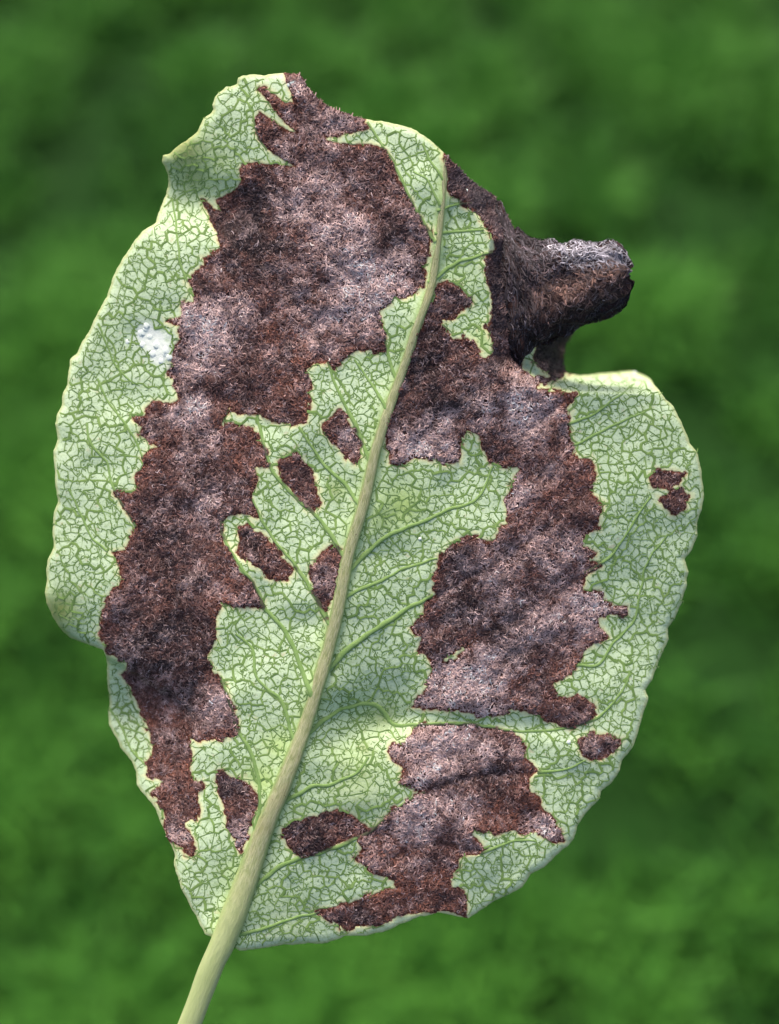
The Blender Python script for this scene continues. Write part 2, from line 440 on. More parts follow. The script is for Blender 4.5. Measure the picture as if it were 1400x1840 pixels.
# ------------------------------------------------------------------ cut the sheet along the outline and the patch borders
names = list(ATT)
DATA = np.stack([gu, gv, zf] + [ATT[k] for k in names] + [owner.astype(float)], -1).reshape(-1, 4 + len(names))
ii = np.arange(NU * NV).reshape(NV, NU)
q = np.stack([ii[:-1, :-1], ii[1:, :-1], ii[1:, 1:], ii[:-1, 1:]], -1).reshape(-1, 4)
keep = (DATA[:, 3 + names.index('edge')][q] > 0).any(1)
q = q[keep]
TRI = np.concatenate([q[:, [0, 1, 2]], q[:, [0, 2, 3]]])

def cut(DATA, TRI, f):
    """split triangles at f = 0; returns data, triangles with f > 0, triangles with f < 0"""
    f = np.where(np.abs(f) < .05, .05, f)
    s = f[TRI] > 0
    n = s.sum(1)
    P, N = [TRI[n == 3]], [TRI[n == 0]]
    mixed = TRI[(n == 1) | (n == 2)]
    if len(mixed):
        sm = f[mixed] > 0
        lone = np.where(sm.sum(1) == 1, sm.argmax(1), (~sm).argmax(1))
        k = np.arange(len(mixed))
        a, b, cc = mixed[k, lone], mixed[k, (lone + 1) % 3], mixed[k, (lone + 2) % 3]
        e = np.concatenate([np.sort(np.stack([a, b], 1), 1), np.sort(np.stack([a, cc], 1), 1)])
        un, inv = np.unique(e, axis=0, return_inverse=True)
        inv = inv.ravel()
        t = f[un[:, 0]] / (f[un[:, 0]] - f[un[:, 1]])
        new = DATA[un[:, 0]] * (1 - t[:, None]) + DATA[un[:, 1]] * t[:, None]
        new[:, -1] = DATA[un[:, 0], -1]
        base_i = len(DATA)
        DATA = np.concatenate([DATA, new])
        ab, ac = base_i + inv[:len(k)], base_i + inv[len(k):]
        pos = f[a] > 0
        one = np.stack([a, ab, ac], 1)
        two = np.concatenate([np.stack([ab, b, cc], 1), np.stack([ab, cc, ac], 1)])
        pos2 = np.concatenate([pos, pos])
        P += [one[pos], two[~pos2]]
        N += [one[~pos], two[pos2]]
    return DATA, np.concatenate(P), np.concatenate(N)

DATA, TRI, _ = cut(DATA, TRI, DATA[:, 3 + names.index('edge')])
DATA, TG, TD = cut(DATA, TRI, DATA[:, 3 + names.index('les')])

def sheet(name, T, material, parent):
    un, inv = np.unique(T, return_inverse=True)
    A = DATA[un]
    at = {k: A[:, 3 + i] for i, k in enumerate(names)}
    at['rim'] = smooth(-9, 0, at['les'])
    at['char_shade'] = np.clip(1.4 * blob([(985, 630, 34, 1), (1005, 600, 34, 1), (1000, 660, 26, 1)], A[:, 0], A[:, 1]), 0, 1)  # painted shade on the sheet under the rolled tip
    o = make(name, local(A[:, 0], A[:, 1], A[:, 2]), inv.reshape(-1, 3)[:, [0, 1, 2]], material, parent, at)
    md = o.modifiers.new('thickness', 'SOLIDIFY')
    md.thickness = 3.2 * S
    md.offset = -1
    return o

leaf = bpy.data.objects.new('leaf', None)
leaf.empty_display_size = .02
leaf['label'] = 'pale green leaf with brown felted dead patches and a dark rolled-up tip'
leaf['category'] = 'leaf'
leaf.matrix_world = ROOT
col.objects.link(leaf)

blade = sheet('blade', TG, M_BLADE, leaf)
blade['label'] = 'pale mint green living tissue netted with darker green veins'
own_t = np.rint(DATA[TD][:, :, -1]).max(1).astype(int)
patch_label = ['broad brown felted dead patch left of the midrib, running from tip to lower margin',
               'broad brown felted dead patch right of the midrib, joining the rolled tip',
               'brown dead patch near the lower right margin'] + [None] * 8
patches = []
for k in range(len(LES)):
    T = TD[own_t == k]
    if len(T) < 20:
        patches.append(None); continue
    o = sheet('dead_patch', T, M_DEAD, leaf)
    if patch_label[k]:
        o['label'] = patch_label[k]
    patches.append(o)

# ------------------------------------------------------------------ ribbons (fine veins and felt fibres)
def ribbons(P, hw, rise, attrs=None):
    """P (N,K,3) in u,v,z; hw (N,K); rise (N,K): crest height. Three points across."""
    t = np.gradient(P[:, :, :2], axis=1)
    t /= np.linalg.norm(t, axis=2, keepdims=True) + 1e-9
    nx, ny = -t[..., 1] * hw, t[..., 0] * hw
    row = np.stack([np.stack([P[..., 0] + s * nx, P[..., 1] + s * ny, P[..., 2] + (rise if s == 0 else 0)], -1) for s in (-1, 0, 1)], 2)
    N, K = P.shape[:2]
    idx = np.arange(N * K * 3).reshape(N, K, 3)
    F = np.concatenate([np.stack([idx[:, :-1, j], idx[:, :-1, j + 1], idx[:, 1:, j + 1], idx[:, 1:, j]], -1).reshape(-1, 4) for j in (0, 1)])
    row = row.reshape(-1, 3)
    return local(row[:, 0], row[:, 1], row[:, 2]), F

# vein net: edges between neighbouring areoles
ok = ~gone.ravel()
seeds = np.stack([sx.ravel(), sy.ravel()], 1)[ok]
dv, de, dfaces = delaunay_2d_cdt([Vector(p) for p in seeds], [], [], 0, 1e-4)[:3]
dp = np.array([v[:] for v in dv])
fa = np.array([f for f in dfaces if len(f) == 3])
A_, B_, C_ = dp[fa[:, 0]], dp[fa[:, 1]], dp[fa[:, 2]]
dd = 2 * (A_[:, 0] * (B_[:, 1] - C_[:, 1]) + B_[:, 0] * (C_[:, 1] - A_[:, 1]) + C_[:, 0] * (A_[:, 1] - B_[:, 1]))
a2, b2, c2 = (A_ ** 2).sum(1), (B_ ** 2).sum(1), (C_ ** 2).sum(1)
cc = np.stack([(a2 * (B_[:, 1] - C_[:, 1]) + b2 * (C_[:, 1] - A_[:, 1]) + c2 * (A_[:, 1] - B_[:, 1])) / dd,
               (a2 * (C_[:, 0] - B_[:, 0]) + b2 * (A_[:, 0] - C_[:, 0]) + c2 * (B_[:, 0] - A_[:, 0])) / dd], 1)
coarse = np.stack([jr.uniform(40, 1300, 640), jr.uniform(90, 1750, 640)], 1)
cid = ((dp[:, None, :] - coarse[None]) ** 2).sum(2).argmin(1)
main_ = np.stack([jr.uniform(40, 1300, 110), jr.uniform(90, 1750, 110)], 1)
mid_ = ((coarse[:, None, :] - main_[None]) ** 2).sum(2).argmin(1)[cid]
em = {}
for fi, f in enumerate(fa):
    for a, b in ((f[0], f[1]), (f[1], f[2]), (f[2], f[0])):
        em.setdefault((min(a, b), max(a, b)), []).append(fi)
E = [(cc[x[0]], cc[x[1]], int(cid[k[0]] != cid[k[1]]) + int(mid_[k[0]] != mid_[k[1]])) for k, x in em.items() if len(x) == 2]
p0, p1 = np.array([e[0] for e in E]), np.array([e[1] for e in E])
thick = np.array([e[2] for e in E])
ln = np.linalg.norm(p1 - p0, axis=1)
good = (ln > .5) & (ln < 60)
p0, p1, thick, ln = p0[good], p1[good], thick[good], ln[good]
part_ = (thick == 0) & (rng.rand(len(p0)) < .22)                # free-ending veinlets
p1 = np.where(part_[:, None], p0 + (p1 - p0) * rng.uniform(.35, .75, (len(p0), 1)), p1)
K = 5
tt = np.linspace(0, 1, K)
pts = p0[:, None] * (1 - tt[None, :, None]) + p1[:, None] * tt[None, :, None]
for _ in range(2):
    w_ = warp(pts[..., 0], pts[..., 1])
    ptsw = np.stack([pts[..., 0] - w_[0], pts[..., 1] - w_[1]], -1)
eu, ev = ptsw[..., 0], ptsw[..., 1]
inside = (sample(ATT['whi'], eu, ev).max(1) < .6) & (sample(f_out, eu, ev).min(1) > 3) & (sample(f_les, eu, ev).min(1) > -1.5) & (np.abs(eu - umid(ev)).min(1) > 9)
eu, ev, thick, part_ = eu[inside], ev[inside], thick[inside], part_[inside]
wid = np.array([.82, 1.6, 2.3])[thick] * rng.uniform(.8, 1.25, len(eu))
hw = np.repeat(wid[:, None], K, 1)
hw[part_] *= np.linspace(1, .5, K)[None]
zz = sample(zb, eu, ev) + .35
V, F = ribbons(np.stack([eu, ev, zz], -1), hw, .22 * hw)
dark = np.repeat(np.clip(rng.normal(.25, .25, len(eu)) + np.where(thick > 0, 0, .2), 0, 1), K * 3)
make('vein_net', V, F, M_VEIN, blade, {'dark': dark}, 'stuff')

# blind veinlets growing into the areoles, and loose flecks inside them
def twigs(cu, cv, ang, n, lo, hi, w0, w1, dk):
    K = 5
    bend = rng.normal(0, .5, (n, K)).cumsum(1)
    stp = rng.uniform(lo, hi, n)
    du = (np.cos(ang[:, None] + bend) * stp[:, None]).cumsum(1)
    dv_ = (np.sin(ang[:, None] + bend) * stp[:, None]).cumsum(1)
    P = np.stack([cu[:, None] + du, cv[:, None] + dv_, np.zeros((n, K))], -1)
    P[..., 2] = sample(zf, P[..., 0], P[..., 1]) + .25
    hw = rng.uniform(w0, w1, n)[:, None] * np.array([1.1, 1, .9, .8, .5])[None]
    V, F = ribbons(P, hw, .3 * hw)
    return V, F, np.repeat(np.clip(rng.normal(dk, .25, n), 0, 1), K * 3), P
e_sel = rng.rand(len(eu)) < .85
bu, bv = eu[e_sel], ev[e_sel]
ta = rng.randint(1, 4, len(bu))
kk = np.arange(len(bu))
an = np.arctan2(bv[:, -1] - bv[:, 0], bu[:, -1] - bu[:, 0]) + np.where(rng.rand(len(bu)) < .5, 1.57, -1.57) + rng.normal(0, .4, len(bu))
V1, F1_, d1, P1 = twigs(bu[kk, ta], bv[kk, ta], an, len(bu), 1.0, 2.3, .8, 1.2, .4)
fk = rng.rand(len(bu)) < .45
V2, F2_, d2_, _ = twigs(P1[fk, 2, 0], P1[fk, 2, 1], an[fk] + np.where(rng.rand(fk.sum()) < .5, 1, -1) * rng.uniform(.7, 1.3, fk.sum()), int(fk.sum()), .6, 1.4, .6, .95, .55)
n = 9000
cu, cv = rng.uniform(90, 1260, n), rng.uniform(130, 1700, n)
ok = (sample(f_out, cu, cv) > 14) & (sample(ATT['whi'], cu, cv) < .5) & (sample(f_les, cu, cv) > 6) & (sample(F2 - F1, cu, cv) > 5) & (np.abs(cu - umid(cv)) > 20)
cu, cv = cu[ok], cv[ok]
V3, F3_, d3, _ = twigs(cu, cv, rng.uniform(0, 6.283, len(cu)), len(cu), .5, 1.3, .55, 1.0, .9)
V = np.concatenate([V1, V2, V3])
F = np.concatenate([F1_, F2_ + len(V1), F3_ + len(V1) + len(V2)])
make('veinlets', V, F, M_VEIN, blade, {'dark': np.concatenate([d1, d2_, d3])}, 'stuff')

# ------------------------------------------------------------------ side veins, midrib, petiole
def catmull(P, step=5.0):
    P = np.asarray(P, float)
    Q = np.concatenate([[2 * P[0] - P[1]], P, [2 * P[-1] - P[-2]]])
    out = []
    for i in range(1, len(Q) - 2):
        n = max(2, int(np.linalg.norm(Q[i + 1] - Q[i]) / step))
        t = np.linspace(0, 1, n, endpoint=False)[:, None]
        out.append(.5 * (2 * Q[i] + (Q[i + 1] - Q[i - 1]) * t + (2 * Q[i - 1] - 5 * Q[i] + 4 * Q[i + 1] - Q[i + 2]) * t ** 2
                         + (3 * Q[i] - Q[i - 1] - 3 * Q[i + 1] + Q[i + 2]) * t ** 3))
    return np.concatenate(out + [P[-1:]])

def half_tube(name, P, hw, height, material, parent, across=9, full=False, lift=0.):
    """P (K,2) path, hw (K,) half widths: a rounded rib standing on the blade"""
    P = np.asarray(P)
    K = len(P)
    t = np.gradient(P, axis=0)
    t /= np.linalg.norm(t, axis=1, keepdims=True)
    nrm = np.stack([-t[:, 1], t[:, 0]], 1)
    if full:
        th = np.linspace(0, 2 * np.pi, across, endpoint=False)
    else:
        th = np.linspace(0, np.pi, across)
    xs, zs = np.cos(th), np.sin(th)
    zc = lift if np.ndim(lift) else sample(zb, P[:, 0], P[:, 1]) + lift
    u = P[:, 0, None] + nrm[:, 0, None] * hw[:, None] * xs
    v = P[:, 1, None] + nrm[:, 1, None] * hw[:, None] * xs
    z = zc[:, None] + height * hw[:, None] * zs - .6
    s = -P[:, 1] * 1.08
    fl = np.stack([np.repeat(xs[None] * 3.0, K, 0), np.repeat(s[:, None] / 60, across, 1), np.repeat(zs[None], K, 0)], -1).reshape(-1, 3)
    idx = np.arange(K * across).reshape(K, across)
    if full:
        nx = np.roll(idx, -1, 1)
        F = np.stack([idx[:-1], idx[1:], nx[1:], nx[:-1]], -1).reshape(-1, 4)
    else:
        F = np.stack([idx[:-1, :-1], idx[1:, :-1], idx[1:, 1:], idx[:-1, 1:]], -1).reshape(-1, 4)
    return make(name, local(u, v, z).reshape(-1, 3), F, material, parent, {'flow': fl, 'side': np.abs(np.repeat(xs[None], K, 0)).ravel(), 'stalk': smooth(1480, 1720, v).ravel(), 'les': sample(f_les, u, v).ravel()})

SIDE = [('636,1016 664,989 703,960 757,939 803,917 857,896 886,838', 5.2, 2.2), ('608,1184 641,1154 694,1118 730,1096 778,1069', 6.2, 3.5),
        ('622,1072 669,1050 708,1032 737,1018 787,1003', 4, 2.4), ('562,1310 598,1282 633,1268 669,1264 692,1283 712,1303 765,1302 819,1301 866,1304 926,1314 988,1312 1045,1301 1083,1283 1121,1236 1133,1205', 5, 2.2),
        ('474,1580 508,1554 551,1538 600,1524 640,1505 666,1494 686,1477 723,1446 764,1422', 5, 2.6), ('512,1440 560,1414 590,1412 617,1400 643,1388 663,1360', 4.6, 2.6),
        ('440,1676 480,1666 523,1651 574,1640', 4.5, 2.2), ('780,500 820,473 853,462 887,452', 4.5, 2.4), ('795,418 838,414 880,411', 3.4, 2),
        ('799,374 827,366 848,366', 3, 2), ('1018,763 1064,745 1121,706 1140,690', 3, 2), ('1028,802 1078,777 1121,756 1160,740', 3, 2),
        ('1050,1030 1086,1009 1114,977 1143,931 1171,891', 3.2, 2.2), ('1034,1196 1076,1194 1102,1156 1140,1114 1152,1057 1163,1010 1200,960', 3.2, 2),
        ('965,1387 1019,1382 1053,1367', 3, 2), ('865,1532 886,1525 931,1510 965,1512', 3, 1.8),
        ('396,1214 417,1278 428,1314 449,1346 463,1393 468,1432 462,1480', 3, 4.6), ('398,936 400,962 421,1000 463,1064 474,1091 503,1121 528,1164 546,1214 557,1246', 2.6, 5.2),
        ('462,744 468,771 486,838 511,871 546,906 575,935 600,968 612,990', 2.6, 4.6), ('453,896 471,935 496,974 532,1017 557,1056 588,1114', 2.4, 4.4),
        ('536,767 557,799 589,842 621,871 640,900', 2.2, 4), ('589,650 600,685 621,731 643,771 658,812', 2.4, 4.4), ('636,646 664,685 688,724', 2, 3.4),
        ('684,585 696,631 708,668', 2.4, 4), ('660,218 689,264 708,296 729,337 749,382 773,420', 2.2, 4), ('759,258 770,281 791,314', 2, 3),
        ('742,307 768,322 784,356', 1.8, 2.8), ('424,1139 453,1168 463,1221 503,1257 522,1310', 2.4, 3.8),
        ('176,580 192,620 210,660 240,690', 2, 2), ('174,681 196,724 224,760 246,796 260,831', 2.4, 2.2), ('156,760 163,796 192,831 206,881 246,946', 2.2, 2.8),
        ('124,881 142,917 163,963 190,990', 2, 2.2), ('310,357 319,421 324,475 338,505', 2.2, 2.2), ('197,1270 217,1306 238,1350 262,1376', 2, 2), ('217,1306 258,1318', 2, 1.8),
        ('456,211 463,243 480,268', 2, 2)]
for s, w0, w1 in SIDE:
    Q = poly(s)
    for end, nxt in ((0, 1), (-1, -2)):                       # run the vein on into the midrib
        gap = abs(Q[end, 0] - umid(Q[end, 1]))
        if gap < 34:
            dirn = Q[end] - Q[nxt]
            ext = Q[end] + dirn / np.linalg.norm(dirn) * max(14, gap * 1.1)
            Q = np.concatenate([[ext], Q]) if end == 0 else np.concatenate([Q, [ext]])
    P = catmull(Q)
    P = P + np.stack([1.5 * vnoise(P[:, 0], P[:, 1], 18, 41), 1.5 * vnoise(P[:, 0], P[:, 1], 18, 42)], 1)
    half_tube('side_vein', P, np.linspace(w0, w1, len(P)) * .92 * (1 + .18 * vnoise(P[:, 0], P[:, 1], 14, 43)), .45, M_SIDE, leaf, 7, lift=.8)

def resample(P, w, step=6.0):
    Q = catmull(np.concatenate([P, w[:, None]], 1), step)
    return Q[:, :2], Q[:, 2]
P, w = resample(MID, MHW)
k = int(np.argmin(np.abs(P[:, 1] - 1690)))
zmid = sample(zb, P[:, 0], P[:, 1])
kj = int(np.argmin(np.abs(P[:, 1] - 1640)))
zmid[:kj] = zmid[kj]
ker = np.hanning(25); ker /= ker.sum()
zmid = np.convolve(np.pad(zmid, 12, 'edge'), ker, 'valid')
w = w * (1 + .05 * vnoise(P[:, 0], P[:, 1], 40, 51))
zmid = zmid - 7 * (1 - np.exp(-(w / 24) ** 2)) - .4
half_tube('midrib', P[k:], w[k:] * (1.0 + .06 * smooth(0, 20, np.arange(len(P) - k))), .52 + .18 * smooth(1500, 1690, P[k:, 1])[:, None], M_RIB, leaf, 13, lift=zmid[k:])
wp = w[:k + 3].copy(); wp[-2:] *= .97
half_tube('petiole', P[:k + 3], wp, .7 + .2 * smooth(k, 0, np.arange(k + 3))[:, None], M_RIB, leaf, 24, full=True, lift=zmid[:k + 3])

# ------------------------------------------------------------------ rolled tip
Tc = catmull(poly('878,352 905,382 925,411 958,430 992,437 1035,440 1072,439 1100,437 1117,449 1126,474'), 6)
Bc = catmull(poly('880,655 925,652 955,632 985,612 1025,596 1052,581 1080,567 1104,560 1121,546 1131,514'), 6)
ns, na = 64, 72
rs = lambda C: np.stack([np.interp(np.linspace(0, 1, ns), np.linspace(0, 1, len(C)), C[:, i]) for i in (0, 1)], 1)
Tc, Bc = rs(Tc), rs(Bc)
s_ = np.linspace(0, 1, ns)
midc, half = (Tc + Bc) / 2, (Tc - Bc) / 2
hl = np.linalg.norm(half, axis=1)
dep = np.interp(s_, [0, .25, .5, .85, 1], [26, 50, 58, 50, 18])
zc = np.interp(s_, [0, .25, .5, 1], [-95, -62, -34, -10])
th = np.linspace(0, 2 * np.pi, na, endpoint=False)
rough = 1 + .10 * vnoise(np.cos(th)[None] * 3 + s_[:, None] * 9, np.sin(th)[None] * 3 + 0 * s_[:, None], .8, 71) + .05 * vnoise(th[None] * 9, s_[:, None] * 40, 2.2, 72)
cu = midc[:, 0, None] + half[:, 0, None] * np.cos(th) * rough
cv = midc[:, 1, None] + half[:, 1, None] * np.cos(th) * rough
cz = zc[:, None] + dep[:, None] * np.sin(th) * rough
# lengthwise furrows
cz += 6 * np.sin(th * 5 + 5 * s_[:, None] + 1.2) * (dep[:, None] / 60)
rag = 1 + 0 * th
cu += (9 * vnoise(th * 3, 0 * th, 1.0, 73) + 5 * vnoise(th * 9, 0 * th, 1.0, 74))[None] * smooth(.6, 1, s_)[:, None]
cv += (5 * vnoise(th * 4, 0 * th, 1.0, 75))[None] * smooth(.5, 1, s_)[:, None]
idx = np.arange(ns * na).reshape(ns, na)
nx = np.roll(idx, -1, 1)
F = np.stack([idx[:-1], nx[:-1], nx[1:], idx[1:]], -1).reshape(-1, 4)
V = local(cu, cv, cz).reshape(-1, 3)
# rounded end: a sunken cap
cap_c = np.array([[cu[-1].mean() - 14, cv[-1].mean(), cz[-1].mean()]])
V = np.concatenate([V, local(cap_c[:, 0], cap_c[:, 1], cap_c[:, 2])])
capF = np.stack([idx[-1], nx[-1], np.full(na, ns * na), np.full(na, ns * na)], -1)
F3 = np.concatenate([F[:, [0, 1, 2]], F[:, [0, 2, 3]], capF[:, :3]])
tip = make('rolled_tip', V, F3, M_DEAD, leaf, {'rim': np.zeros(len(V)), 'char_shade': np.full(len(V), .35)})
tip['label'] = 'dark rolled leaf tip with ash grey felt on top'

# ------------------------------------------------------------------ felt of short curled fibres on the dead tissue
PALE = [(560, 340, 70, .55), (610, 430, 80, .7), (640, 520, 85, 1), (590, 570, 50, .7), (700, 490, 50, .7), (375, 600, 62, 1), (350, 660, 45, .6), (340, 740, 34, 1), (360, 800, 40, .55),
        (330, 530, 30, .5), (580, 220, 50, .45), (540, 150, 22, .9), (950, 735, 62, .95), (765, 805, 55, 1), (860, 720, 40, .5), (930, 880, 55, .55), (900, 1000, 60, .5), (840, 1235, 80, 1),
        (920, 1255, 40, .6), (780, 1345, 70, 1), (880, 1345, 50, .5), (740, 1475, 62, .9), (810, 1460, 40, .5), (1045, 1095, 55, .9), (1000, 1010, 60, .5), (940, 1110, 70, .5), (412, 1262, 38, 1),
        (430, 1030, 22, .8), (452, 1060, 20, .7), (330, 1500, 28, .7), (985, 1490, 30, .8), (430, 1505, 20, .8), (620, 790, 26, .5), (590, 1050, 20, .5), (1075, 1340, 16, .4), (385, 900, 36, .6)]
RUST = [(515, 600, 50, 1), (525, 700, 45, .8), (700, 545, 36, .6), (400, 480, 40, .8), (430, 810, 40, .6), (530, 420, 50, .4), (1005, 715, 30, 1), (690, 1560, 60, .9), (760, 1600, 60, .6), (400, 1070, 40, .8),
        (300, 1090, 40, .6), (250, 820, 40, .6), (290, 1290, 40, .9), (310, 1400, 40, .8), (1060, 840, 40, .6), (930, 1240, 50, .5), (900, 1450, 60, .6), (440, 310, 36, .6), (500, 180, 30, .6), (960, 1450, 30, .6),
        (460, 970, 40, .5), (990, 900, 50, .3), (1040, 1180, 40, .6), (620, 640, 40, .4)]
DARK = [(425, 430, 75, 1), (455, 370, 50, .8), (490, 440, 55, .6), (710, 430, 40, .7), (860, 1090, 75, .85), (825, 1040, 50, .7), (300, 1135, 75, 1), (330, 1050, 55, .7), (250, 1150, 50, .9), (880, 1395, 50, 1),  # dark felt, with shadows partly painted in, as along the left fold
        (935, 1190, 42, 1), (780, 740, 60, .8), (750, 640, 55, .9), (860, 560, 60, .9), (900, 480, 60, .8), (850, 360, 50, .8), (560, 1500, 60, .9), (420, 1410, 34, 1), (460, 980, 30, .7), (300, 960, 60, .7),
        (1200, 865, 30, .6), (1060, 1345, 30, .8), (360, 1180, 45, .7), (640, 1645, 50, .7), (330, 1240, 40, .6), (225, 1186, 16, 1), (262, 1212, 16, 1), (300, 1235, 16, .9), (880, 650, 40, .8), (490, 650, 34, .5), (550, 860, 30, .5), (460, 700, 24, .5), (870, 930, 30, .4)]
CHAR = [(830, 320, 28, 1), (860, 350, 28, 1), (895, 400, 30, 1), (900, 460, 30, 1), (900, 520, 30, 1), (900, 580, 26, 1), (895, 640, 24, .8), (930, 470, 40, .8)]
HOLLOW_SHADE = [(985, 630, 30, 1), (1005, 600, 30, 1), (1000, 655, 24, 1)]  # shade in the hollow under the rolled tip, put into the fibre colour
C_BROWN, C_PALE, C_RUST, C_DARK = lin(104, 74, 68), lin(228, 198, 192), lin(134, 84, 66), lin(46, 34, 36)

def felt_colour(u, v, n):
    wob = 14 * vnoise(u, v, 20, 81)
    p = np.clip(1.15 * blob(PALE, u + wob, v - wob) * (.8 + .3 * vnoise(u, v, 14, 90)) + .28 * vnoise(u, v, 30, 82) + .26 * vnoise(u, v, 9, 83), 0, 1)
    r_ = np.clip(.8 * np.exp(np.clip(sample(f_les, u, v), -60, 0) / 9) + blob(RUST, u - wob, v + wob) + .3 * vnoise(u, v, 24, 84) - .05, 0, 1)
    k_ = np.clip(blob(DARK, u + wob, v + wob) + .42 * vnoise(u, v, 26, 85) + .34 * vnoise(u, v, 10, 88), 0, 1)
    c = C_BROWN[None] * np.ones((n, 1))
    for w_, t_ in ((r_, C_RUST), (k_, C_DARK), (p, C_PALE)):
        pick = np.clip(w_ + rng.normal(0, .11, n), 0, 1)[:, None]
        c = c * (1 - pick) + t_ * pick
    f = np.exp(rng.normal(-.02, .27, n))[:, None]
    c = c * f
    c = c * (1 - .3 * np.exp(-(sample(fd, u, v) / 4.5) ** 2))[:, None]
    odd = rng.rand(n) < .02
    c[odd] = c[odd] * .3 + .7 * lin(178, 160, 162) * rng.uniform(.6, 1.15, (odd.sum(), 1))
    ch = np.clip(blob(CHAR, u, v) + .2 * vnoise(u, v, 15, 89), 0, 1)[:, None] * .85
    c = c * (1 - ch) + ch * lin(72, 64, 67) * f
    shade_ = np.clip(blob(HOLLOW_SHADE, u, v) * 1.3, 0, 1)[:, None]
    c = c * (1 - shade_) + shade_ * lin(38, 33, 34) * f
    return np.clip(c, .004, .75)

def felt(u, v, z, nu, nv, parent, density_col=None, reach=None):
    """fibres rooted at u,v,z; (nu,nv) tilts them along the surface slope"""
    n, K = len(u), 5
    lump = 1.8 * vnoise(u, v, 10, 86) + 1.6 * vnoise(u, v, 24, 87)
    ang = rng.uniform(0, 6.283, n)
    bend = (rng.normal(0, .8, (n, 1)) + rng.normal(0, .6, (n, K))).cumsum(1)
    stp = rng.uniform(1.4, 4.2, n)[:, None]
    if reach is not None:
        stp = np.minimum(stp, np.clip(reach / 2.2, .9, 9)[:, None])
    du = (np.cos(ang[:, None] + bend) * stp).cumsum(1)
    dv_ = (np.sin(ang[:, None] + bend) * stp).cumsum(1)
    du -= du[:, 2:3]; dv_ -= dv_[:, 2:3]
    hgt = rng.uniform(.4, 3.2, n)[:, None] * np.array([.1, .8, 1, .8, .25])[None]
    zz = z[:, None] + nu[:, None] * du + nv[:, None] * dv_ + hgt + (lump + rng.uniform(0, 1.5, n))[:, None]
    hw = rng.uniform(.5, 1.0, n)[:, None] * np.array([.6, 1, 1, .9, .35])[None]
    t = np.stack([np.gradient(du, axis=1), np.gradient(dv_, axis=1)], -1)
    t /= np.linalg.norm(t, axis=2, keepdims=True) + 1e-9
    tw = rng.normal(0, .5, (n, K))
    X = np.stack([np.stack([u[:, None] + du - s * t[..., 1] * hw, v[:, None] + dv_ + s * t[..., 0] * hw, zz + s * tw * hw], -1) for s in (-1, 1)], 2)
    idx = np.arange(n * K * 2).reshape(n, K, 2)
    F = np.stack([idx[:, :-1, 0], idx[:, :-1, 1], idx[:, 1:, 1], idx[:, 1:, 0]], -1).reshape(-1, 4)
    X = X.reshape(-1, 3)
    c = felt_colour(u, v, n) if density_col is None else density_col
    return make('felt', local(X[:, 0], X[:, 1], X[:, 2]), F, M_FELT, parent, {'col': np.repeat(c, K * 2, 0)}, 'stuff')

gz_v, gz_u = np.gradient(zf, G)
inside = (f_les < -1.5) & (f_out > 1.5)
for k, o in enumerate(patches):
    if o is None:
        continue
    rr, cc_ = np.where(inside & (owner == k))
    n = int(len(rr) * G * G * .175)
    if n < 10:
        continue
    pick = rng.randint(0, len(rr), n)
    u = gu[rr[pick], cc_[pick]] + rng.uniform(-G, G, n)
    v = gv[rr[pick], cc_[pick]] + rng.uniform(-G, G, n)
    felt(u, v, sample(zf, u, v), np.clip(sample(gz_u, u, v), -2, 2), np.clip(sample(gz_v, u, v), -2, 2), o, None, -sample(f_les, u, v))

# on the rolled tip: rooted all round it
n = 8000
si, ti = rng.uniform(.0, ns - 1.01, n), rng.uniform(0, na, n)
i0, j0 = si.astype(int), ti.astype(int) % na
u, v, z = cu[i0, j0], cv[i0, j0], cz[i0, j0]
u = u + rng.uniform(-2, 2, n); v = v + rng.uniform(-2, 2, n)
thv, sv = th[j0], si / ns
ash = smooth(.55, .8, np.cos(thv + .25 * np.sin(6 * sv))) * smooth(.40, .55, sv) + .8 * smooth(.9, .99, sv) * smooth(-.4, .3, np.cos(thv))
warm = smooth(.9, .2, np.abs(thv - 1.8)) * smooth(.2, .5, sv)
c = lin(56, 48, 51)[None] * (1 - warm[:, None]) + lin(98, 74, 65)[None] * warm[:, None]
c = c * (1 - .5 * smooth(-.15, -.7, np.cos(thv)))[:, None]  # underside darkened: its shade and charcoal tone painted together
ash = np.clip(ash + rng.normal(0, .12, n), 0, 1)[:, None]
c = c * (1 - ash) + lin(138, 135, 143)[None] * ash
c = c * (1 + .5 * vnoise(si * 4, ti * 5, 9, 78))[:, None]
c = np.clip(c * np.exp(rng.normal(0, .5, n))[:, None], .004, .6)
K = 6
bend = (rng.normal(0, .5, (n, 1)) + rng.normal(0, .5, (n, K))).cumsum(1) + rng.uniform(0, 6.283, n)[:, None]
stp = rng.uniform(1.5, 4.5, n)[:, None]
scale_t = 2 * np.pi * 65 / na
a_s = np.clip(si[:, None] + (np.cos(bend) * stp).cumsum(1) / 4.2, 0, ns - 1.01)
a_t = (ti[:, None] + (np.sin(bend) * stp).cumsum(1) / scale_t) % na
def wrap(A, s1, t1):
    i, j = s1.astype(int), t1.astype(int) % na
    fs, ft = s1 - i, t1 - t1.astype(int)
    j1 = (j + 1) % na
    return (A[i, j] * (1 - ft) + A[i, j1] * ft) * (1 - fs) + (A[i + 1, j] * (1 - ft) + A[i + 1, j1] * ft) * fs
pu, pv, pz = wrap(cu, a_s, a_t), wrap(cv, a_s, a_t), wrap(cz, a_s, a_t)
ta_ = a_t / na * 2 * np.pi
hgt = (rng.uniform(.4, 3.2, n)[:, None] + 2.0 * vnoise(a_s * 4, a_t * 5, 12, 77)) * np.array([.1, .7, 1, 1, .7, .2])[None] + .4
pv = pv - np.cos(ta_) * hgt
pz = pz + np.sin(ta_) * hgt
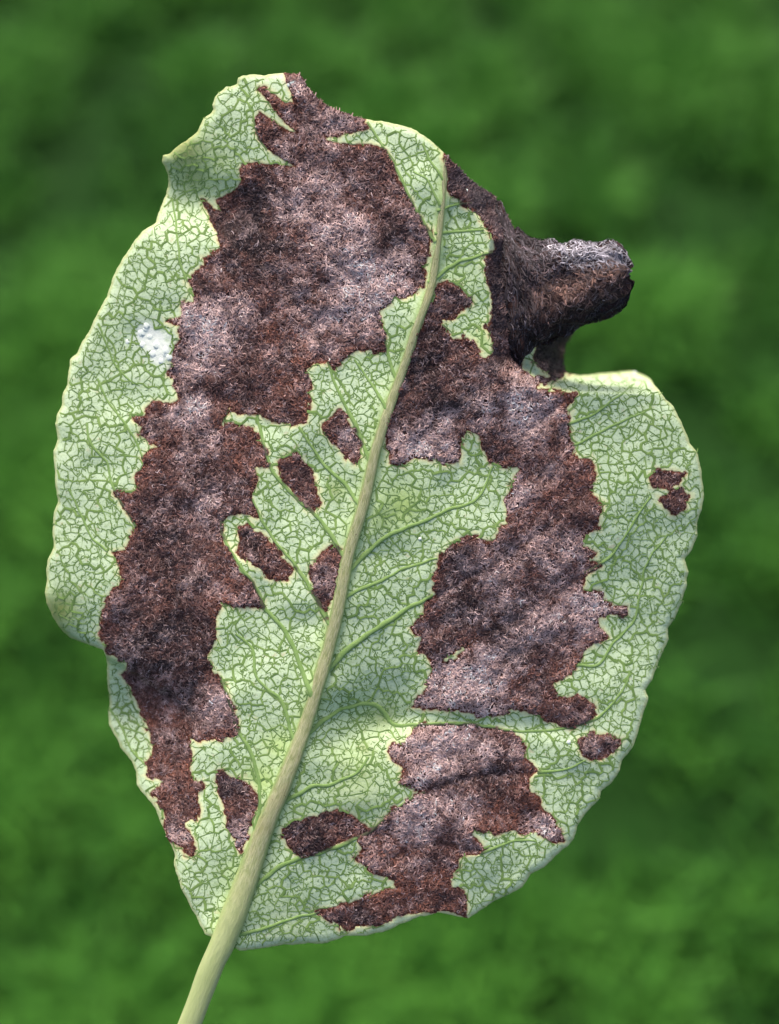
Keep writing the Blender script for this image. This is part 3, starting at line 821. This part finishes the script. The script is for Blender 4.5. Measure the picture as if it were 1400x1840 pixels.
hw = rng.uniform(.6, 1.3, n)[:, None] * np.array([.6, 1, 1, 1, .9, .35])[None]
d3 = np.stack([np.gradient(pu, axis=1), np.gradient(pv, axis=1), np.gradient(pz, axis=1)], -1)
nrm3 = np.stack([0 * ta_, -np.cos(ta_), np.sin(ta_)], -1)
side3 = np.cross(nrm3, d3)
side3 = side3 / (np.linalg.norm(side3, axis=2, keepdims=True) + 1e-9) * hw[..., None]
ctr = np.stack([pu, pv, pz], -1)
X = np.stack([ctr - side3, ctr + side3], 2).reshape(-1, 3)
idx = np.arange(n * K * 2).reshape(n, K, 2)
F = np.stack([idx[:, :-1, 0], idx[:, :-1, 1], idx[:, 1:, 1], idx[:, 1:, 0]], -1).reshape(-1, 4)
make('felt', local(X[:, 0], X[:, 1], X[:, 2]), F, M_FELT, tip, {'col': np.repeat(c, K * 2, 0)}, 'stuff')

# ------------------------------------------------------------------ white waxy spot and specks
def crumb(name, u, v, r_, parent, seed, flat=.5):
    g = np.random.RandomState(seed)
    n, h = 9, r_ * flat
    th = np.linspace(0, 2 * np.pi, n, endpoint=False)
    V = []
    for ring, (k, zk) in enumerate(((1, -.3), (.85, .6), (.45, 1.0))):
        rr = r_ * k * g.uniform(.75, 1.2, n)
        V.append(np.stack([u + rr * np.cos(th), v + rr * np.sin(th), sample(zf, u, v) + zk * h + 0 * th], 1))
    V = np.concatenate(V + [[[u, v, float(sample(zf, u, v)) + h * 1.1]]])
    idx = np.arange(3 * n).reshape(3, n)
    nx = np.roll(idx, -1, 1)
    F = np.concatenate([np.stack([idx[:-1], nx[:-1], nx[1:]], -1).reshape(-1, 3), np.stack([idx[:-1], nx[1:], idx[1:]], -1).reshape(-1, 3),
                        np.stack([idx[2], nx[2], np.full(n, 3 * n)], -1)])
    o = make(name, local(V[:, 0], V[:, 1], V[:, 2]), F[:, ::-1], M_WAX, parent)
    return o
jw = np.random.RandomState(9)
for i in range(16):
    t = jw.rand()
    u, v = 260 + 40 * t + jw.normal(0, 8), 598 + 44 * t + jw.normal(0, 9)
    crumb('wax_crumb', u, v, jw.uniform(4, 8), leaf, 100 + i, .12)
for i, (u, v, r_) in enumerate(((1141, 671, 4.5), (1022, 1334, 4), (755, 968, 3.5), (738, 415, 3), (526, 148, 6), (519, 153, 4), (838, 342, 3))):
    crumb('white_speck', u, v, r_, leaf, 300 + i)

# ------------------------------------------------------------------ lawn far below, out of focus
m = Nodes('lawn_soil')
c = m.mix(m.noise(6, 5), lin(16, 36, 11), lin(32, 68, 22))
m.bump(m.noise(60, 4), .01, .6)
M_SOIL = m.done(c, .95, .1)
n = 61
ax = np.linspace(-1, 1, n)
ax = np.sign(ax) * np.abs(ax) ** 3 * 200
gx, gy = np.meshgrid(ax, ax)
gz = .012 * vnoise(gx, gy, .5, 91) * (np.hypot(gx, gy) < 20)
idx = np.arange(n * n).reshape(n, n)
F = np.stack([idx[:-1, :-1], idx[:-1, 1:], idx[1:, 1:], idx[1:, :-1]], -1).reshape(-1, 4)
ground = make('ground', np.stack([gx, gy, gz - .012], -1).reshape(-1, 3), F, M_SOIL)
ground['kind'] = 'structure'

m = Nodes('grass_blade')
M_GRASS = m.done(m.attr('col', 'Color'), .6, .15)
g = np.random.RandomState(17)
n = 130000
x = np.where(np.arange(n) % 5 > 0, g.uniform(-.85, .85, n), g.uniform(-2.2, 2.2, n)); y = np.where(np.arange(n) % 5 > 0, g.uniform(.1, 2.2, n), g.uniform(-1.2, 4, n))
clump = vnoise(x, y * .7, .06, 92) + .7 * vnoise(x, y * .7, .15, 93)
ok = clump + g.uniform(-.45, .45, n) > -.36
x, y, clump = x[ok], y[ok], clump[ok]
n = len(x)
h = np.clip(.045 + .022 * clump + g.normal(0, .012, n), .012, .11)
a = g.uniform(0, 6.283, n)
lean = g.uniform(.2, 1.1, n)
w = g.uniform(.0012, .0028, n)
K = 3
t = np.linspace(0, 1, K)[None]
bx = x[:, None] + np.cos(a)[:, None] * lean[:, None] * h[:, None] * t ** 1.6
by = y[:, None] + np.sin(a)[:, None] * lean[:, None] * h[:, None] * t ** 1.6
bz = h[:, None] * (t - .35 * lean[:, None] * t ** 2) - .015
wd = w[:, None] * np.array([1, .9, .1])[None]
px, py = -np.sin(a)[:, None] * wd, np.cos(a)[:, None] * wd
X = np.stack([np.stack([bx - px, by - py, bz], -1), np.stack([bx + px, by + py, bz], -1)], 2)
idx = np.arange(n * K * 2).reshape(n, K, 2)
F = np.stack([idx[:, :-1, 0], idx[:, :-1, 1], idx[:, 1:, 1], idx[:, 1:, 0]], -1).reshape(-1, 4)
f = np.clip(.5 + .75 * clump + g.normal(0, .28, n), 0, 1)[:, None]
c = lin(34, 80, 22) * (1 - f) + lin(76, 132, 46) * f
make('grass', X.reshape(-1, 3), F, M_GRASS, None, {'col': np.repeat(c, K * 2, 0)}, 'stuff')
